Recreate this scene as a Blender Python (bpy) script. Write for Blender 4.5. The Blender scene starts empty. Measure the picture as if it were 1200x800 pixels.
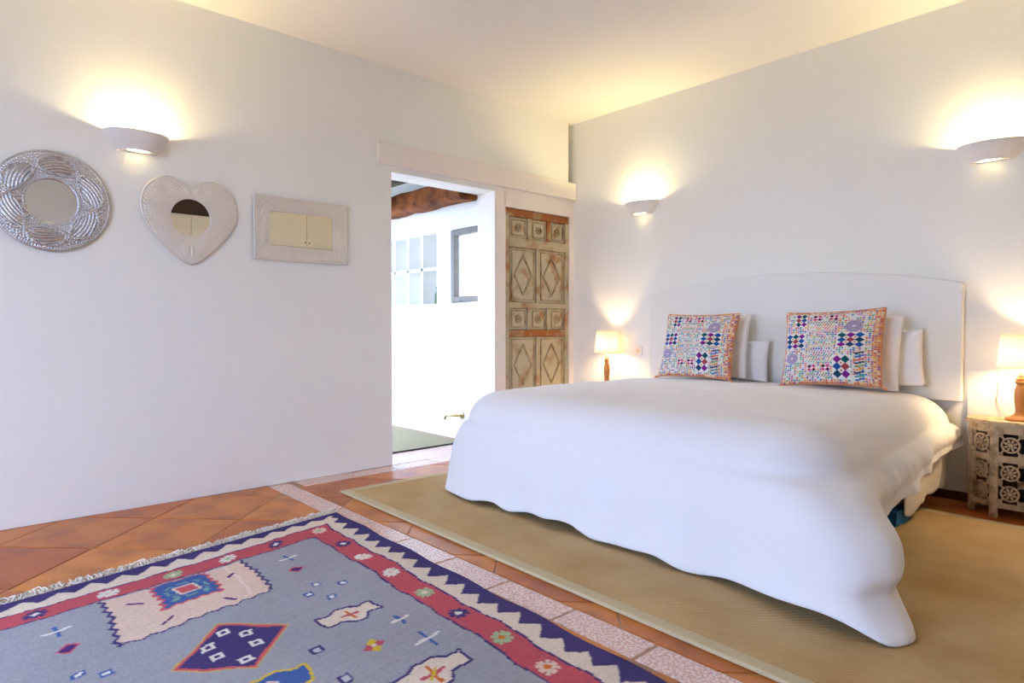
import bpy, bmesh, math, random
import numpy as np
from mathutils import Vector, Matrix, noise

random.seed(4)
RS = np.random.RandomState(7)
PI = math.pi
SC = bpy.context.scene
COL = SC.collection

# ------------------------------------------------------------------ camera
cam_d = bpy.data.cameras.new('camera')
cam = bpy.data.objects.new('camera', cam_d)
COL.objects.link(cam)
cam_d.sensor_width = 36.0
cam_d.lens = 36.0 * 751.0 / 1200.0
cam_d.clip_start = 0.02
cam.location = (0, 0, 0.98)
cam.rotation_euler = (PI / 2 + math.atan2(-17, 751), 0, math.atan2(830, 751))
SC.camera = cam

# ------------------------------------------------------------------ world, daylight portals, exposure
w = bpy.data.worlds.new('sky')
SC.world = w
w.use_nodes = True
bg = w.node_tree.nodes['Background']
bg.inputs['Color'].default_value = (0.475, 0.638, 1.0, 1)
bg.inputs['Strength'].default_value = 6.6


def portal(loc, rot, sx, sy):
    l = bpy.data.lights.new('window_portal', 'AREA')
    l.shape = 'RECTANGLE'
    l.size, l.size_y = sx, sy
    l.cycles.is_portal = True
    o = bpy.data.objects.new('window_portal', l)
    COL.objects.link(o)
    o.location, o.rotation_euler = loc, rot


portal((-1.9, -1.92, 1.12), (PI / 2, 0, 0), 2.2, 2.25)        # french window behind the camera
portal((-6.62, 2.1, 1.25), (PI / 2, 0, -PI / 2), 2.2, 2.0)       # unseen side opening, added to light the bathroom strongly
portal((-4.22, 3.64, 1.51), (PI / 2, 0, PI), 0.64, 0.62)
portal((-5.2, 1.6, 2.5), (0, 0, 0), 1.2, 1.0)                   # unseen roof opening, added to brighten the bathroom further
# little bathroom window

SC.view_settings.view_transform = 'Standard'
SC.view_settings.look = 'None'
SC.view_settings.gamma = 1.0
SC.view_settings.use_curve_mapping = False
SC.view_settings.exposure = 1.2
SC.cycles.use_denoising = True
SC.cycles.max_bounces = 10
SC.cycles.diffuse_bounces = 7
SC.cycles.sample_clamp_indirect = 8.0
SC.cycles.caustics_reflective = False
SC.cycles.caustics_refractive = False

BULB_SCONCE = 570.0
BULB_LAMP = 200.0
WARM = (1.0, 0.80, 0.38)


# ------------------------------------------------------------------ materials
def lin(r, g, b):
    f = lambda v: (v / 255 / 12.92) if v / 255 <= 0.04045 else ((v / 255 + 0.055) / 1.055) ** 2.4
    return (f(r), f(g), f(b), 1.0)


def mat(name, col, rough=0.5, metal=0.0, bump=None, var=None, spec=0.5, rand=None, attr=None, sheen=0.0):
    """bump=(scale, strength, detail) ; var=(colour2, scale, lo, hi) ; rand=(colour2) mixes by object"""
    m = bpy.data.materials.new(name)
    m.use_nodes = True
    nt = m.node_tree
    N, L = nt.nodes, nt.links
    b = N['Principled BSDF']
    b.inputs['Roughness'].default_value = rough
    b.inputs['Metallic'].default_value = metal
    b.inputs['Specular IOR Level'].default_value = spec
    if sheen:
        b.inputs['Sheen Weight'].default_value = sheen
    tc = N.new('ShaderNodeTexCoord')
    b.inputs['Base Color'].default_value = col
    cur = None
    if attr:
        a = N.new('ShaderNodeAttribute')
        a.attribute_name = attr
        cur = a.outputs['Color']
    if rand:
        oi = N.new('ShaderNodeObjectInfo')
        mx = N.new('ShaderNodeMix')
        mx.data_type = 'RGBA'
        mx.inputs['A'].default_value = col
        mx.inputs['B'].default_value = rand
        L.new(oi.outputs['Random'], mx.inputs['Factor'])
        cur = mx.outputs['Result']
    if var:
        nz = N.new('ShaderNodeTexNoise')
        nz.inputs['Scale'].default_value = var[1]
        nz.inputs['Detail'].default_value = 6
        L.new(tc.outputs['Object'], nz.inputs['Vector'])
        mr = N.new('ShaderNodeMapRange')
        mr.inputs['From Min'].default_value = var[2]
        mr.inputs['From Max'].default_value = var[3]
        L.new(nz.outputs['Fac'], mr.inputs['Value'])
        mx = N.new('ShaderNodeMix')
        mx.data_type = 'RGBA'
        if cur is None:
            mx.inputs['A'].default_value = col
        else:
            L.new(cur, mx.inputs['A'])
        mx.inputs['B'].default_value = var[0]
        L.new(mr.outputs['Result'], mx.inputs['Factor'])
        cur = mx.outputs['Result']
    if cur is not None:
        L.new(cur, b.inputs['Base Color'])
    if bump:
        nz = N.new('ShaderNodeTexNoise')
        nz.inputs['Scale'].default_value = bump[0]
        nz.inputs['Detail'].default_value = bump[2] if len(bump) > 2 else 4
        L.new(tc.outputs['Object'], nz.inputs['Vector'])
        bp = N.new('ShaderNodeBump')
        bp.inputs['Strength'].default_value = bump[1]
        bp.inputs['Distance'].default_value = 0.02
        L.new(nz.outputs['Fac'], bp.inputs['Height'])
        L.new(bp.outputs['Normal'], b.inputs['Normal'])
    return m


def emit(name, col, strength):
    m = bpy.data.materials.new(name)
    m.use_nodes = True
    nt = m.node_tree
    nt.nodes.clear()
    e = nt.nodes.new('ShaderNodeEmission')
    e.inputs['Color'].default_value = (*col, 1)
    e.inputs['Strength'].default_value = strength
    o = nt.nodes.new('ShaderNodeOutputMaterial')
    nt.links.new(e.outputs[0], o.inputs['Surface'])
    return m


def cloth_translucent(name, col, mix):
    m = bpy.data.materials.new(name)
    m.use_nodes = True
    nt = m.node_tree
    nt.nodes.clear()
    d = nt.nodes.new('ShaderNodeBsdfDiffuse')
    t = nt.nodes.new('ShaderNodeBsdfTranslucent')
    d.inputs[0].default_value = col
    t.inputs[0].default_value = col
    mx = nt.nodes.new('ShaderNodeMixShader')
    mx.inputs[0].default_value = mix
    o = nt.nodes.new('ShaderNodeOutputMaterial')
    nt.links.new(d.outputs[0], mx.inputs[1])
    nt.links.new(t.outputs[0], mx.inputs[2])
    nt.links.new(mx.outputs[0], o.inputs['Surface'])
    return m


def pane_mat():
    m = bpy.data.materials.new('window_glass')
    m.use_nodes = True
    nt = m.node_tree
    nt.nodes.clear()
    t = nt.nodes.new('ShaderNodeBsdfTransparent')
    t.inputs[0].default_value = (.96, .97, .97, 1)
    g = nt.nodes.new('ShaderNodeBsdfGlossy')
    g.inputs['Roughness'].default_value = 0.02
    mx = nt.nodes.new('ShaderNodeMixShader')
    mx.inputs[0].default_value = 0.06
    o = nt.nodes.new('ShaderNodeOutputMaterial')
    nt.links.new(t.outputs[0], mx.inputs[1])
    nt.links.new(g.outputs[0], mx.inputs[2])
    nt.links.new(mx.outputs[0], o.inputs['Surface'])
    return m


def wave_bump(m, scale, strength, rot=0.0, dist=0.003, kind='BANDS', extra=None):
    """fine woven relief added to an existing material"""
    nt = m.node_tree
    N, L = nt.nodes, nt.links
    b = N['Principled BSDF']
    tc = N.new('ShaderNodeTexCoord')
    mp = N.new('ShaderNodeMapping')
    mp.inputs['Rotation'].default_value = (0, 0, rot)
    L.new(tc.outputs['Object'], mp.inputs['Vector'])
    wv = N.new('ShaderNodeTexWave')
    wv.wave_type = kind
    wv.inputs['Scale'].default_value = scale
    wv.inputs['Distortion'].default_value = 1.5
    wv.inputs['Detail'].default_value = 2
    L.new(mp.outputs['Vector'], wv.inputs['Vector'])
    wv2 = N.new('ShaderNodeTexNoise')
    wv2.inputs['Scale'].default_value = scale * 2.2
    L.new(mp.outputs['Vector'], wv2.inputs['Vector'])
    ad = N.new('ShaderNodeMath')
    ad.operation = 'ADD'
    L.new(wv.outputs['Fac'], ad.inputs[0])
    L.new(wv2.outputs['Fac'], ad.inputs[1])
    bp = N.new('ShaderNodeBump')
    bp.inputs['Strength'].default_value = strength
    bp.inputs['Distance'].default_value = dist
    L.new(ad.outputs[0], bp.inputs['Height'])
    L.new(bp.outputs['Normal'], b.inputs['Normal'])
    return m


M = {}
M['plaster'] = mat('white_plaster', lin(237, 236.5, 231), .85, bump=(3.2, .22, 3), spec=.2)
M['plaster_back'] = mat('white_plaster_back', lin(237, 236.5, 231), .85, bump=(2.2, .16, 3), spec=.2)
M['ceiling'] = mat('ceiling_plaster', lin(240, 236, 228), .9, bump=(1.6, .2, 2), spec=.1)
M['joinery'] = mat('white_painted_wood', lin(236, 228, 220), .6, bump=(12, .08, 3), spec=.3)
M['grout'] = mat('grout', lin(172, 136, 110), .8, bump=(60, .2))
M['terracotta'] = mat('terracotta_tile', lin(178, 92, 24), .34, rand=lin(214, 136, 46), var=(lin(138, 60, 20), 5.0, .45, .8), bump=(9, .10, 4), spec=.35)
M['strip_tile'] = mat('speckled_border_tile', lin(214, 166, 150), .16, var=(lin(236, 214, 202), 95.0, .42, .62), bump=(60, .20, 4), spec=.7)
M['skirting'] = mat('terracotta_skirting', lin(96, 42, 26), .35)
M['duvet'] = mat('white_linen', lin(240, 239, 241), .9, bump=(11, .16, 8), spec=.15, sheen=.1)
M['pillow'] = mat('white_cotton', lin(240, 238, 236), .9, bump=(26, .10, 4), spec=.15)
M['sheet'] = mat('cream_cotton', lin(236, 226, 212), .9, bump=(25, .2, 4), spec=.15)
M['blue'] = mat('blue_upholstery', lin(24, 108, 160), .8, bump=(200, .2))
M['headboard'] = mat('painted_headboard', lin(232, 231, 226), .7, bump=(4, .08, 3), spec=.3)
M['silver'] = mat('embossed_silver', (.56, .56, .58, 1), .26, 1.0, bump=(170, .30, 3))
M['pale_silver'] = mat('pale_embossed_metal', (.80, .76, .71, 1), .44, .75, bump=(190, .30, 3))
M['mirror'] = mat('mirror_glass', (.92, .92, .90, 1), .01, 1.0)
M['sconce'] = mat('sconce_plaster', lin(232, 228, 224), .8, spec=.2)
M['bulb_sconce'] = emit('sconce_bulb_glow', WARM, BULB_SCONCE)
M['bulb_lamp'] = emit('lamp_bulb_glow', (1.0, .70, .36), BULB_LAMP)
M['shade'] = cloth_translucent('lamp_shade_cloth', lin(252, 246, 232), .62)
M['frost'] = cloth_translucent('frosted_glass', lin(252, 250, 246), .9)
M['lampwood'] = mat('turned_wood', lin(196, 130, 62), .38, var=(lin(150, 90, 38), 9.0, .4, .75), spec=.5)
M['lampcollar'] = mat('pale_candle_collar', lin(240, 215, 160), .5)
M['tablewood'] = mat('limed_carved_wood', lin(196, 176, 146), .75, var=(lin(128, 104, 78), 22.0, .48, .75), bump=(80, .3, 4), spec=.2)
M['cord'] = mat('lamp_cord', lin(222, 205, 180), .6)
M['switch'] = mat('white_plastic', lin(236, 228, 220), .4)
M['hole'] = mat('dark_hole', lin(60, 50, 45), .8)
M['doorwood'] = mat('distressed_door_paint', lin(184, 172, 142), .75, var=(lin(160, 106, 66), 6.5, .52, .68), bump=(45, .4, 5), spec=.2)
M['doorpanel'] = mat('distressed_panel_paint', lin(194, 184, 156), .75, var=(lin(166, 122, 82), 8.0, .52, .68), bump=(45, .4, 5), spec=.2)
M['doorred'] = mat('worn_red_rail', lin(152, 92, 52), .75, var=(lin(172, 152, 116), 7.0, .50, .64), bump=(45, .4, 5), spec=.2)
M['doorgroove'] = mat('dark_wood_moulding', lin(172, 158, 126), .8, var=(lin(128, 96, 62), 14.0, .45, .68), spec=.2)
M['greyframe'] = mat('grey_window_frame', lin(112, 102, 84), .5)
M['glass'] = pane_mat()
M['beam'] = mat('old_timber', lin(140, 82, 40), .8, var=(lin(84, 44, 20), 9.0, .42, .7), bump=(22, .6, 5), spec=.2)
M['cane'] = mat('rough_ceiling_board', lin(150, 140, 108), .9, var=(lin(90, 74, 48), 12.0, .4, .7), bump=(25, .5))
M['mat'] = mat('grey_green_mat', lin(150, 138, 104), .9, bump=(180, .4))
M['matedge'] = mat('dark_mat_edge', lin(50, 50, 44), .9)
M['brass'] = mat('brass', (.62, .52, .22, 1), .3, 1.0)
M['bottle'] = mat('green_bottle', lin(70, 92, 30), .2)
M['cream'] = mat('cream_cupboard_paint', lin(236, 226, 200), .55)
M['darkwood'] = mat('dark_wood', lin(66, 40, 24), .55, var=(lin(40, 24, 14), 6.0, .4, .7))
M['paving'] = mat('terrace_paving', lin(190, 180, 165), .9, bump=(8, .2))
M['kilim'] = mat('kilim_wool', (1, 1, 1, 1), .95, attr='Col', spec=.1)
wave_bump(M['kilim'], 60, .5, 0.3, .002)
M['embroidery'] = mat('embroidered_cotton', (1, 1, 1, 1), .9, attr='Col', bump=(220, .3), spec=.1)
M['piping'] = mat('orange_piping', lin(206, 140, 92), .8)
M['fringe'] = mat('wool_fringe', lin(236, 226, 212), .95)
M['jute'] = mat('jute_weave', lin(204, 174, 126), .95, var=(lin(188, 154, 104), 3.0, .4, .7), spec=.1)
wave_bump(M['jute'], 34, .55, .75, .004)
M['binding'] = mat('jute_binding', lin(205, 190, 152), .9, bump=(160, .3), spec=.1)


# ------------------------------------------------------------------ geometry helpers
def tag(o, label=None, cat=None, group=None, kind=None):
    if label:
        o['label'] = label
    if cat:
        o['category'] = cat
    if group:
        o['group'] = group
    if kind:
        o['kind'] = kind
    return o


def link(name, me, m=None, parent=None, smooth=False):
    o = bpy.data.objects.new(name, me)
    COL.objects.link(o)
    if m is not None and len(me.materials) == 0:
        me.materials.append(M[m] if isinstance(m, str) else m)
    if smooth:
        me.polygons.foreach_set('use_smooth', [True] * len(me.polygons))
    if parent is not None:
        o.parent = parent
    return o


def empty(name, loc=(0, 0, 0), rz=0.0):
    o = bpy.data.objects.new(name, None)
    o.empty_display_size = .1
    COL.objects.link(o)
    o.location = loc
    o.rotation_euler = (0, 0, rz)
    return o


def pydata(name, vs, fs, m, parent=None, smooth=False):
    me = bpy.data.meshes.new(name)
    me.from_pydata([tuple(v) for v in vs], [], fs)
    me.update()
    return link(name, me, m, parent, smooth)


class MB:
    """collects shapes in one bmesh"""

    def __init__(s):
        s.bm = bmesh.new()

    def box(s, x0, x1, y0, y1, z0, z1, bev=0.0, seg=2, mtx=None):
        t = bmesh.new()
        bmesh.ops.create_cube(t, size=1)
        bmesh.ops.scale(t, vec=(x1 - x0, y1 - y0, z1 - z0), verts=t.verts)
        bmesh.ops.translate(t, vec=((x0 + x1) / 2, (y0 + y1) / 2, (z0 + z1) / 2), verts=t.verts)
        if bev:
            bmesh.ops.bevel(t, geom=t.edges[:], offset=bev, segments=seg, profile=.5, affect='EDGES')
        s.merge(t, mtx)
        return s

    def merge(s, t, mtx=None):
        if mtx is not None:
            bmesh.ops.transform(t, matrix=mtx, verts=t.verts)
        me = bpy.data.meshes.new('tmp')
        t.to_mesh(me)
        t.free()
        s.bm.from_mesh(me)
        bpy.data.meshes.remove(me)

    def prism(s, pts, y0, y1, mtx=None):
        """polygon pts (x, z) extruded from y0 to y1"""
        t = bmesh.new()
        a = [t.verts.new((p[0], y0, p[1])) for p in pts]
        b = [t.verts.new((p[0], y1, p[1])) for p in pts]
        n = len(pts)
        t.faces.new(a)
        t.faces.new(b[::-1])
        for i in range(n):
            t.faces.new((a[i], b[i], b[(i + 1) % n], a[(i + 1) % n]))
        bmesh.ops.recalc_face_normals(t, faces=t.faces)
        s.merge(t, mtx)
        return s

    def ring(s, cx, cz, r0, r1, y0, y1, n=20, mtx=None):
        t = bmesh.new()
        rows = []
        for r, y in ((r0, y0), (r1, y0), (r1, y1), (r0, y1)):
            rows.append([t.verts.new((cx + r * math.cos(2 * PI * i / n), y, cz + r * math.sin(2 * PI * i / n))) for i in range(n)])
        for k in range(4):
            A, B = rows[k], rows[(k + 1) % 4]
            for i in range(n):
                t.faces.new((A[i], A[(i + 1) % n], B[(i + 1) % n], B[i]))
        bmesh.ops.recalc_face_normals(t, faces=t.faces)
        s.merge(t, mtx)
        return s

    def bar(s, p, q, wd, y0, y1, mtx=None):
        """flat bar between (x,z) points"""
        dx, dz = q[0] - p[0], q[1] - p[1]
        l = math.hypot(dx, dz)
        nx, nz = -dz / l * wd / 2, dx / l * wd / 2
        return s.prism([(p[0] - nx, p[1] - nz), (q[0] - nx, q[1] - nz), (q[0] + nx, q[1] + nz), (p[0] + nx, p[1] + nz)], y0, y1, mtx)

    def lathe(s, prof, n=32, mtx=None, sx=1, sy=1):
        t = bmesh.new()
        rows = []
        for r, z in prof:
            if r < 1e-5:
                rows.append([t.verts.new((0, 0, z))])
            else:
                rows.append([t.verts.new((r * sx * math.cos(2 * PI * i / n), r * sy * math.sin(2 * PI * i / n), z)) for i in range(n)])
        for A, B in zip(rows, rows[1:]):
            for i in range(n):
                j = (i + 1) % n
                if len(A) == 1 and len(B) == 1:
                    continue
                if len(A) == 1:
                    t.faces.new((A[0], B[j], B[i]))
                elif len(B) == 1:
                    t.faces.new((A[i], A[j], B[0]))
                else:
                    t.faces.new((A[i], A[j], B[j], B[i]))
        bmesh.ops.recalc_face_normals(t, faces=t.faces)
        s.merge(t, mtx)
        return s

    def tube(s, pts, r, n=8, closed=False):
        t = bmesh.new()
        P = [Vector(p) for p in pts]
        rows = []
        K = len(P)
        for i, p in enumerate(P):
            a = P[(i - 1) % K] if (closed or i > 0) else p
            b = P[(i + 1) % K] if (closed or i < K - 1) else p
            d = (b - a).normalized()
            u = d.cross(Vector((0, 0, 1)))
            if u.length < .05:
                u = d.cross(Vector((1, 0, 0)))
            u.normalize()
            v = d.cross(u)
            rr = r[i] if hasattr(r, '__len__') else r
            rows.append([t.verts.new(p + (u * math.cos(2 * PI * k / n) + v * math.sin(2 * PI * k / n)) * rr) for k in range(n)])
        for i in range(K if closed else K - 1):
            A, B = rows[i], rows[(i + 1) % K]
            for k in range(n):
                t.faces.new((A[k], A[(k + 1) % n], B[(k + 1) % n], B[k]))
        if not closed:
            t.faces.new(rows[0])
            t.faces.new(rows[-1][::-1])
        bmesh.ops.recalc_face_normals(t, faces=t.faces)
        s.merge(t)
        return s

    def build(s, name, m, parent=None, smooth=False):
        me = bpy.data.meshes.new(name)
        s.bm.to_mesh(me)
        s.bm.free()
        return link(name, me, m, parent, smooth)


def copy_tree(o, parent=None):
    c = o.copy()
    COL.objects.link(c)
    c.parent = parent
    for ch in list(o.children):
        copy_tree(ch, c)
    return c


def struct(o):
    o['kind'] = 'structure'
    return o


def autosmooth(o, ang=40):
    me = o.data
    bm = bmesh.new()
    bm.from_mesh(me)
    for e in bm.edges:
        e.smooth = not (len(e.link_faces) == 2 and e.calc_face_angle(0) > math.radians(ang))
    for f in bm.faces:
        f.smooth = True
    bm.to_mesh(me)
    bm.free()
    return o


# ------------------------------------------------------------------ setting
XA, YB, ZC = -3.93, 4.304, 2.80          # left wall, back wall, ceiling
XR, YF = 1.5, -1.7                        # right wall and wall behind the camera
D0, D1, DZ = 2.41, 3.365, 2.07            # doorway in the left wall
TH = .21
BY, BX, BZ = 3.40, -6.4, 2.36             # bathroom far wall, side wall, ceiling

# left wall, with the doorway and the dark shadow gap at its far end
mb = MB()
mb.box(XA - TH, XA, YF - .2, D0, 0, ZC + .1)
mb.box(XA - TH, XA, D0, 4.235, DZ, ZC + .1)
mb.box(XA - .3, XA - TH, 4.0, YB + .1, 2.07, ZC + .1)
mb.box(XA - TH, XA - .045, D1 + .03, YB + .1, 0, DZ)
bmesh.ops.remove_doubles(mb.bm, verts=mb.bm.verts, dist=1e-5)
struct(mb.build('wall_left', 'plaster'))
# surround of the antique door
mb = MB()
DY0, DY1, DT = 3.482, 4.245, 1.962
mb.box(XA - .215, XA + .006, D1, DY0, 0, 2.112, .004)
mb.box(XA - .04, XA + .006, DY1, YB, 0, 2.112, .003)
mb.box(XA - .04, XA + .006, DY0 - .01, DY1 + .01, DT, 2.112)
struct(mb.build('trim_1', 'joinery'))
# track pelmet over doorway and door
struct(MB().box(XA - .02, XA + .035, 2.292, YB - .004, 2.113, 2.262, .007).build('trim_2', 'joinery'))
# back wall with low plaster ledge at the bedside
mb = MB()
mb.box(XA - TH, XR + .2, YB, YB + .2, 0, ZC + .1)
mb.box(-.945, XR, YB - .016, YB + .02, 0, .742, .006)
struct(mb.build('wall_back', 'plaster_back'))
# right wall + door
mb = MB()
mb.box(XR, XR + .2, YF - .2, .35, 0, ZC + .1)
mb.box(XR, XR + .2, 1.35, YB + .2, 0, ZC + .1)
mb.box(XR, XR + .2, .3, 1.4, 2.2, ZC + .1)
struct(mb.build('wall_right', 'plaster_back'))
d2 = struct(MB().box(XR + .03, XR + .09, .35, 1.35, 0, 2.2, .004).build('door_2', 'darkwood'))
for a, b in ((.45, .8), (.9, 1.25)):
    for c, d in ((.15, .95), (1.1, 2.05)):
        MB().box(XR + .015, XR + .04, a, b, c, d, .008).build('panel', 'darkwood', d2)
# wall behind the camera with the french window
mb = MB()
mb.box(XA - TH, -3.0, YF - .2, YF, 0, ZC + .1)
mb.box(-.8, XR + .2, YF - .2, YF, 0, ZC + .1)
mb.box(-3.05, -.75, YF - .2, YF, 2.25, ZC + .1)
struct(mb.build('wall_front', 'plaster_back'))
wn = struct(MB().box(-3.0, -2.94, YF - .14, YF - .08, 0, 2.25).box(-.86, -.8, YF - .14, YF - .08, 0, 2.25)
            .box(-3.0, -.8, YF - .14, YF - .08, 2.19, 2.25).box(-1.95, -1.85, YF - .14, YF - .08, 0, 2.25)
            .box(-3.0, -.8, YF - .14, YF - .08, 0, .06).build('window_2', 'joinery'))
for a, b in ((-2.94, -1.95), (-1.85, -.86)):
    MB().box(a, b, YF - .115, YF - .105, .06, 2.19).build('pane', 'glass', wn)
# ceiling
struct(MB().box(XA - TH, XR + .2, YF - .2, YB + .2, ZC, ZC + .12).build('ceiling', 'ceiling'))
# terrace ground outside
struct(MB().box(-30, 30, -40, 40, -.30, -.22).build('ground', 'paving'))
# terracotta skirting on back wall
struct(MB().box(-3.92, -.94, YB - .014, YB, 0, .05, .003).box(-.95, XR, YB - .03, YB - .01, 0, .05, .003).build('baseboard_back', 'skirting'))

# floor slab (grout) and every tile of it
floor = struct(MB().box(BX - .2, XR + .2, YF - .2, YB + .2, -.12, -.004).build('floor', 'grout'))


def clip(poly, a, b, c):
    out = []
    n = len(poly)
    for i in range(n):
        p, q = poly[i], poly[(i + 1) % n]
        dp, dq = a * p[0] + b * p[1] - c, a * q[0] + b * q[1] - c
        if dp <= 0:
            out.append(p)
        if dp * dq < 0:
            t = dp / (dp - dq)
            out.append((p[0] + t * (q[0] - p[0]), p[1] + t * (q[1] - p[1])))
    return out


def clip_rect(poly, x0, x1, y0, y1):
    for pl in ((-1, 0, -x0), (1, 0, x1), (0, -1, -y0), (0, 1, y1)):
        if len(poly) < 3:
            return []
        poly = clip(poly, *pl)
    return poly


def area(p):
    return abs(sum(p[i][0] * p[(i + 1) % len(p)][1] - p[(i + 1) % len(p)][0] * p[i][1] for i in range(len(p)))) / 2


def tile_obj(poly, m, gap=.004):
    cx = sum(p[0] for p in poly) / len(poly)
    cy = sum(p[1] for p in poly) / len(poly)
    n = len(poly)
    dz = random.uniform(-.0010, .0006)
    rows = []
    for k, (g, z) in enumerate(((gap, -.02), (gap, -.003), (gap + .003, dz - .001))):
        row = []
        for x, y in poly:
            l = math.hypot(x - cx, y - cy) + 1e-6
            f = max(0, 1 - g * 1.35 / l)
            row.append(((x - cx) * f, (y - cy) * f, z))
        rows.append(row)
    vs = rows[0] + rows[1] + rows[2]
    fs = [tuple(range(2 * n, 3 * n))]
    for k in range(2):
        for i in range(n):
            j = (i + 1) % n
            fs.append((k * n + i, k * n + j, (k + 1) * n + j, (k + 1) * n + i))
    a = sum(poly[i][0] * poly[(i + 1) % n][1] - poly[(i + 1) % n][0] * poly[i][1] for i in range(n))
    if a < 0:
        fs = [f[::-1] for f in fs]
    o = pydata('tile', vs, fs, m, floor)
    o.location = (cx, cy, 0)
    return o


S = .636
fields = [(XA, XR, YF, 1.522), (-3.775, XR, 1.648, YB)]
for x0, x1, y0, y1 in fields:
    for i in range(-16, 12):
        for j in range(-16, 12):
            u0, v0 = .357 + S * i, -3.85 + S * j           # x + y , x - y
            pts = [((u + v) / 2, (u - v) / 2) for u, v in ((u0, v0), (u0 + S, v0), (u0 + S, v0 + S), (u0, v0 + S))]
            p = clip_rect(pts, x0, x1, y0, y1)
            if len(p) >= 3 and area(p) > .004:
                tile_obj(p, 'terracotta')
x = -1.15 - .34 * 9
while x < XR:
    p = [(max(x, XA), 1.522), (min(x + .34, XR), 1.522), (min(x + .34, XR), 1.648), (max(x, XA), 1.648)]
    if p[1][0] - p[0][0] > .03:
        tile_obj(p, 'strip_tile')
    x += .34
y = 1.69
while y < YB:
    p = [(XA, max(y, 1.648)), (-3.775, max(y, 1.648)), (-3.775, min(y + .34, YB)), (XA, min(y + .34, YB))]
    tile_obj(p, 'strip_tile')
    y += .34
for i in range(3):                                              # threshold and first bathroom row
    for j in range(2):
        a0, a1 = D0 + i * .319, D0 + (i + 1) * .319
        tile_obj([(XA - .19 * (j + 1), a0), (XA - .19 * j, a0), (XA - .19 * j, a1), (XA - .19 * (j + 1), a1)], 'strip_tile')

# ---- bathroom beyond the doorway
WX0, WX1, WZ0, WZ1 = -4.545, -3.99, 1.195, 1.825
CX0, CX1, CZ0, CZ1 = -5.72, -4.775, 1.19, 1.83               # cubby niches
mb = MB()
mb.box(BX, XA - .2, BY, BY + .22, 0, 1.19)
mb.box(BX, XA - .2, BY, BY + .22, 1.83, BZ)
mb.box(BX, CX0, BY, BY + .22, 1.19, 1.83)
mb.box(CX1, WX0, BY, BY + .22, 1.19, 1.83)
mb.box(CX0, CX1, BY + .16, BY + .22, 1.19, 1.83)
for k in (1, 2, 3):
    xx = CX0 + (CX1 - CX0) * k / 4
    mb.box(xx - .016, xx + .016, BY, BY + .17, 1.19, 1.83)
mb.box(CX0, CX1, BY, BY + .17, 1.497, 1.525)
struct(mb.build('wall_bathroom_back', 'plaster_back'))
mb = MB()
mb.box(BX - .2, BX, .6, 1.0, 0, BZ)
mb.box(BX - .2, BX, 3.2, BY + .22, 0, BZ)
mb.box(BX - .2, BX, .95, 3.25, 0, .25)
mb.box(BX - .2, BX, .95, 3.25, 2.25, BZ)  # the gap left here is an added, out-of-view opening for daylight
struct(mb.build('wall_bathroom_side', 'plaster_back'))
struct(MB().box(BX - .2, XA - .2, .6, .8, 0, BZ).build('wall_bathroom_front', 'plaster_back'))
mb = MB().box(BX - .2, XA - .1, 2.35, BY + .22, BZ, BZ + .12)
mb.box(BX - .2, -5.8, .6, 2.35, BZ, BZ + .12).box(-4.6, XA - .1, .6, 2.35, BZ, BZ + .12).box(-5.8, -4.6, .6, 1.1, BZ, BZ + .12).box(-5.8, -4.6, 2.1, 2.35, BZ, BZ + .12)  # hole between these pieces is an added roof opening that brightens the bathroom
struct(mb.build('ceiling_bathroom', 'cane'))
# window with grey frame
fw = .05
mb = MB()
mb.box(WX0, WX0 + fw, BY - .015, BY + .05, WZ0, WZ1, .004)
mb.box(WX1 - fw, WX1, BY - .015, BY + .05, WZ0, WZ1, .004)
mb.box(WX0 + fw, WX1 - fw, BY - .015, BY + .05, WZ1 - fw, WZ1, .004)
mb.box(WX0 + fw, WX1 - fw, BY - .015, BY + .05, WZ0, WZ0 + fw, .004)
w1 = struct(mb.build('window_1', 'greyframe'))
MB().box(WX0 + fw, WX1 - fw, BY + .012, BY + .018, WZ0 + fw, WZ1 - fw).build('pane', 'glass', w1)
MB().box(-4.47, -4.40, BY - .022, BY - .012, WZ0 + .004, WZ0 + .016).build('latch', 'greyframe', w1)
MB().box(-4.30, -4.16, BY - .022, BY - .012, WZ1 - .03, WZ1 - .014).build('stay', 'greyframe', w1)


def beam(x0, x1, y0, y1, z0, z1, label):
    t = bmesh.new()
    bmesh.ops.create_cube(t, size=1)
    bmesh.ops.scale(t, vec=(x1 - x0, y1 - y0, z1 - z0), verts=t.verts)
    bmesh.ops.bevel(t, geom=t.edges[:], offset=.02, segments=1, affect='EDGES')
    bmesh.ops.subdivide_edges(t, edges=[e for e in t.edges if e.calc_length() > .4], cuts=14)
    for v in t.verts:
        v.co += Vector((0, noise.noise(v.co * 6) * .018, noise.noise(v.co * 6 + Vector((9, 9, 9))) * .02))
    mb = MB()
    mb.merge(t)
    o = mb.build('ceiling_beam', 'beam')
    o.location = ((x0 + x1) / 2, (y0 + y1) / 2, (z0 + z1) / 2)
    tag(o, label, 'beam')
    return o


beam(BX + .01, XA - TH - .01, 3.19, 3.375, 2.03, 2.20, 'weathered brown timber beam running along the bathroom window wall')
beam(-5.36, -5.16, 2.36, 3.17, 2.06, 2.25, 'shorter timber beam meeting the window-wall beam at right angles')

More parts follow.
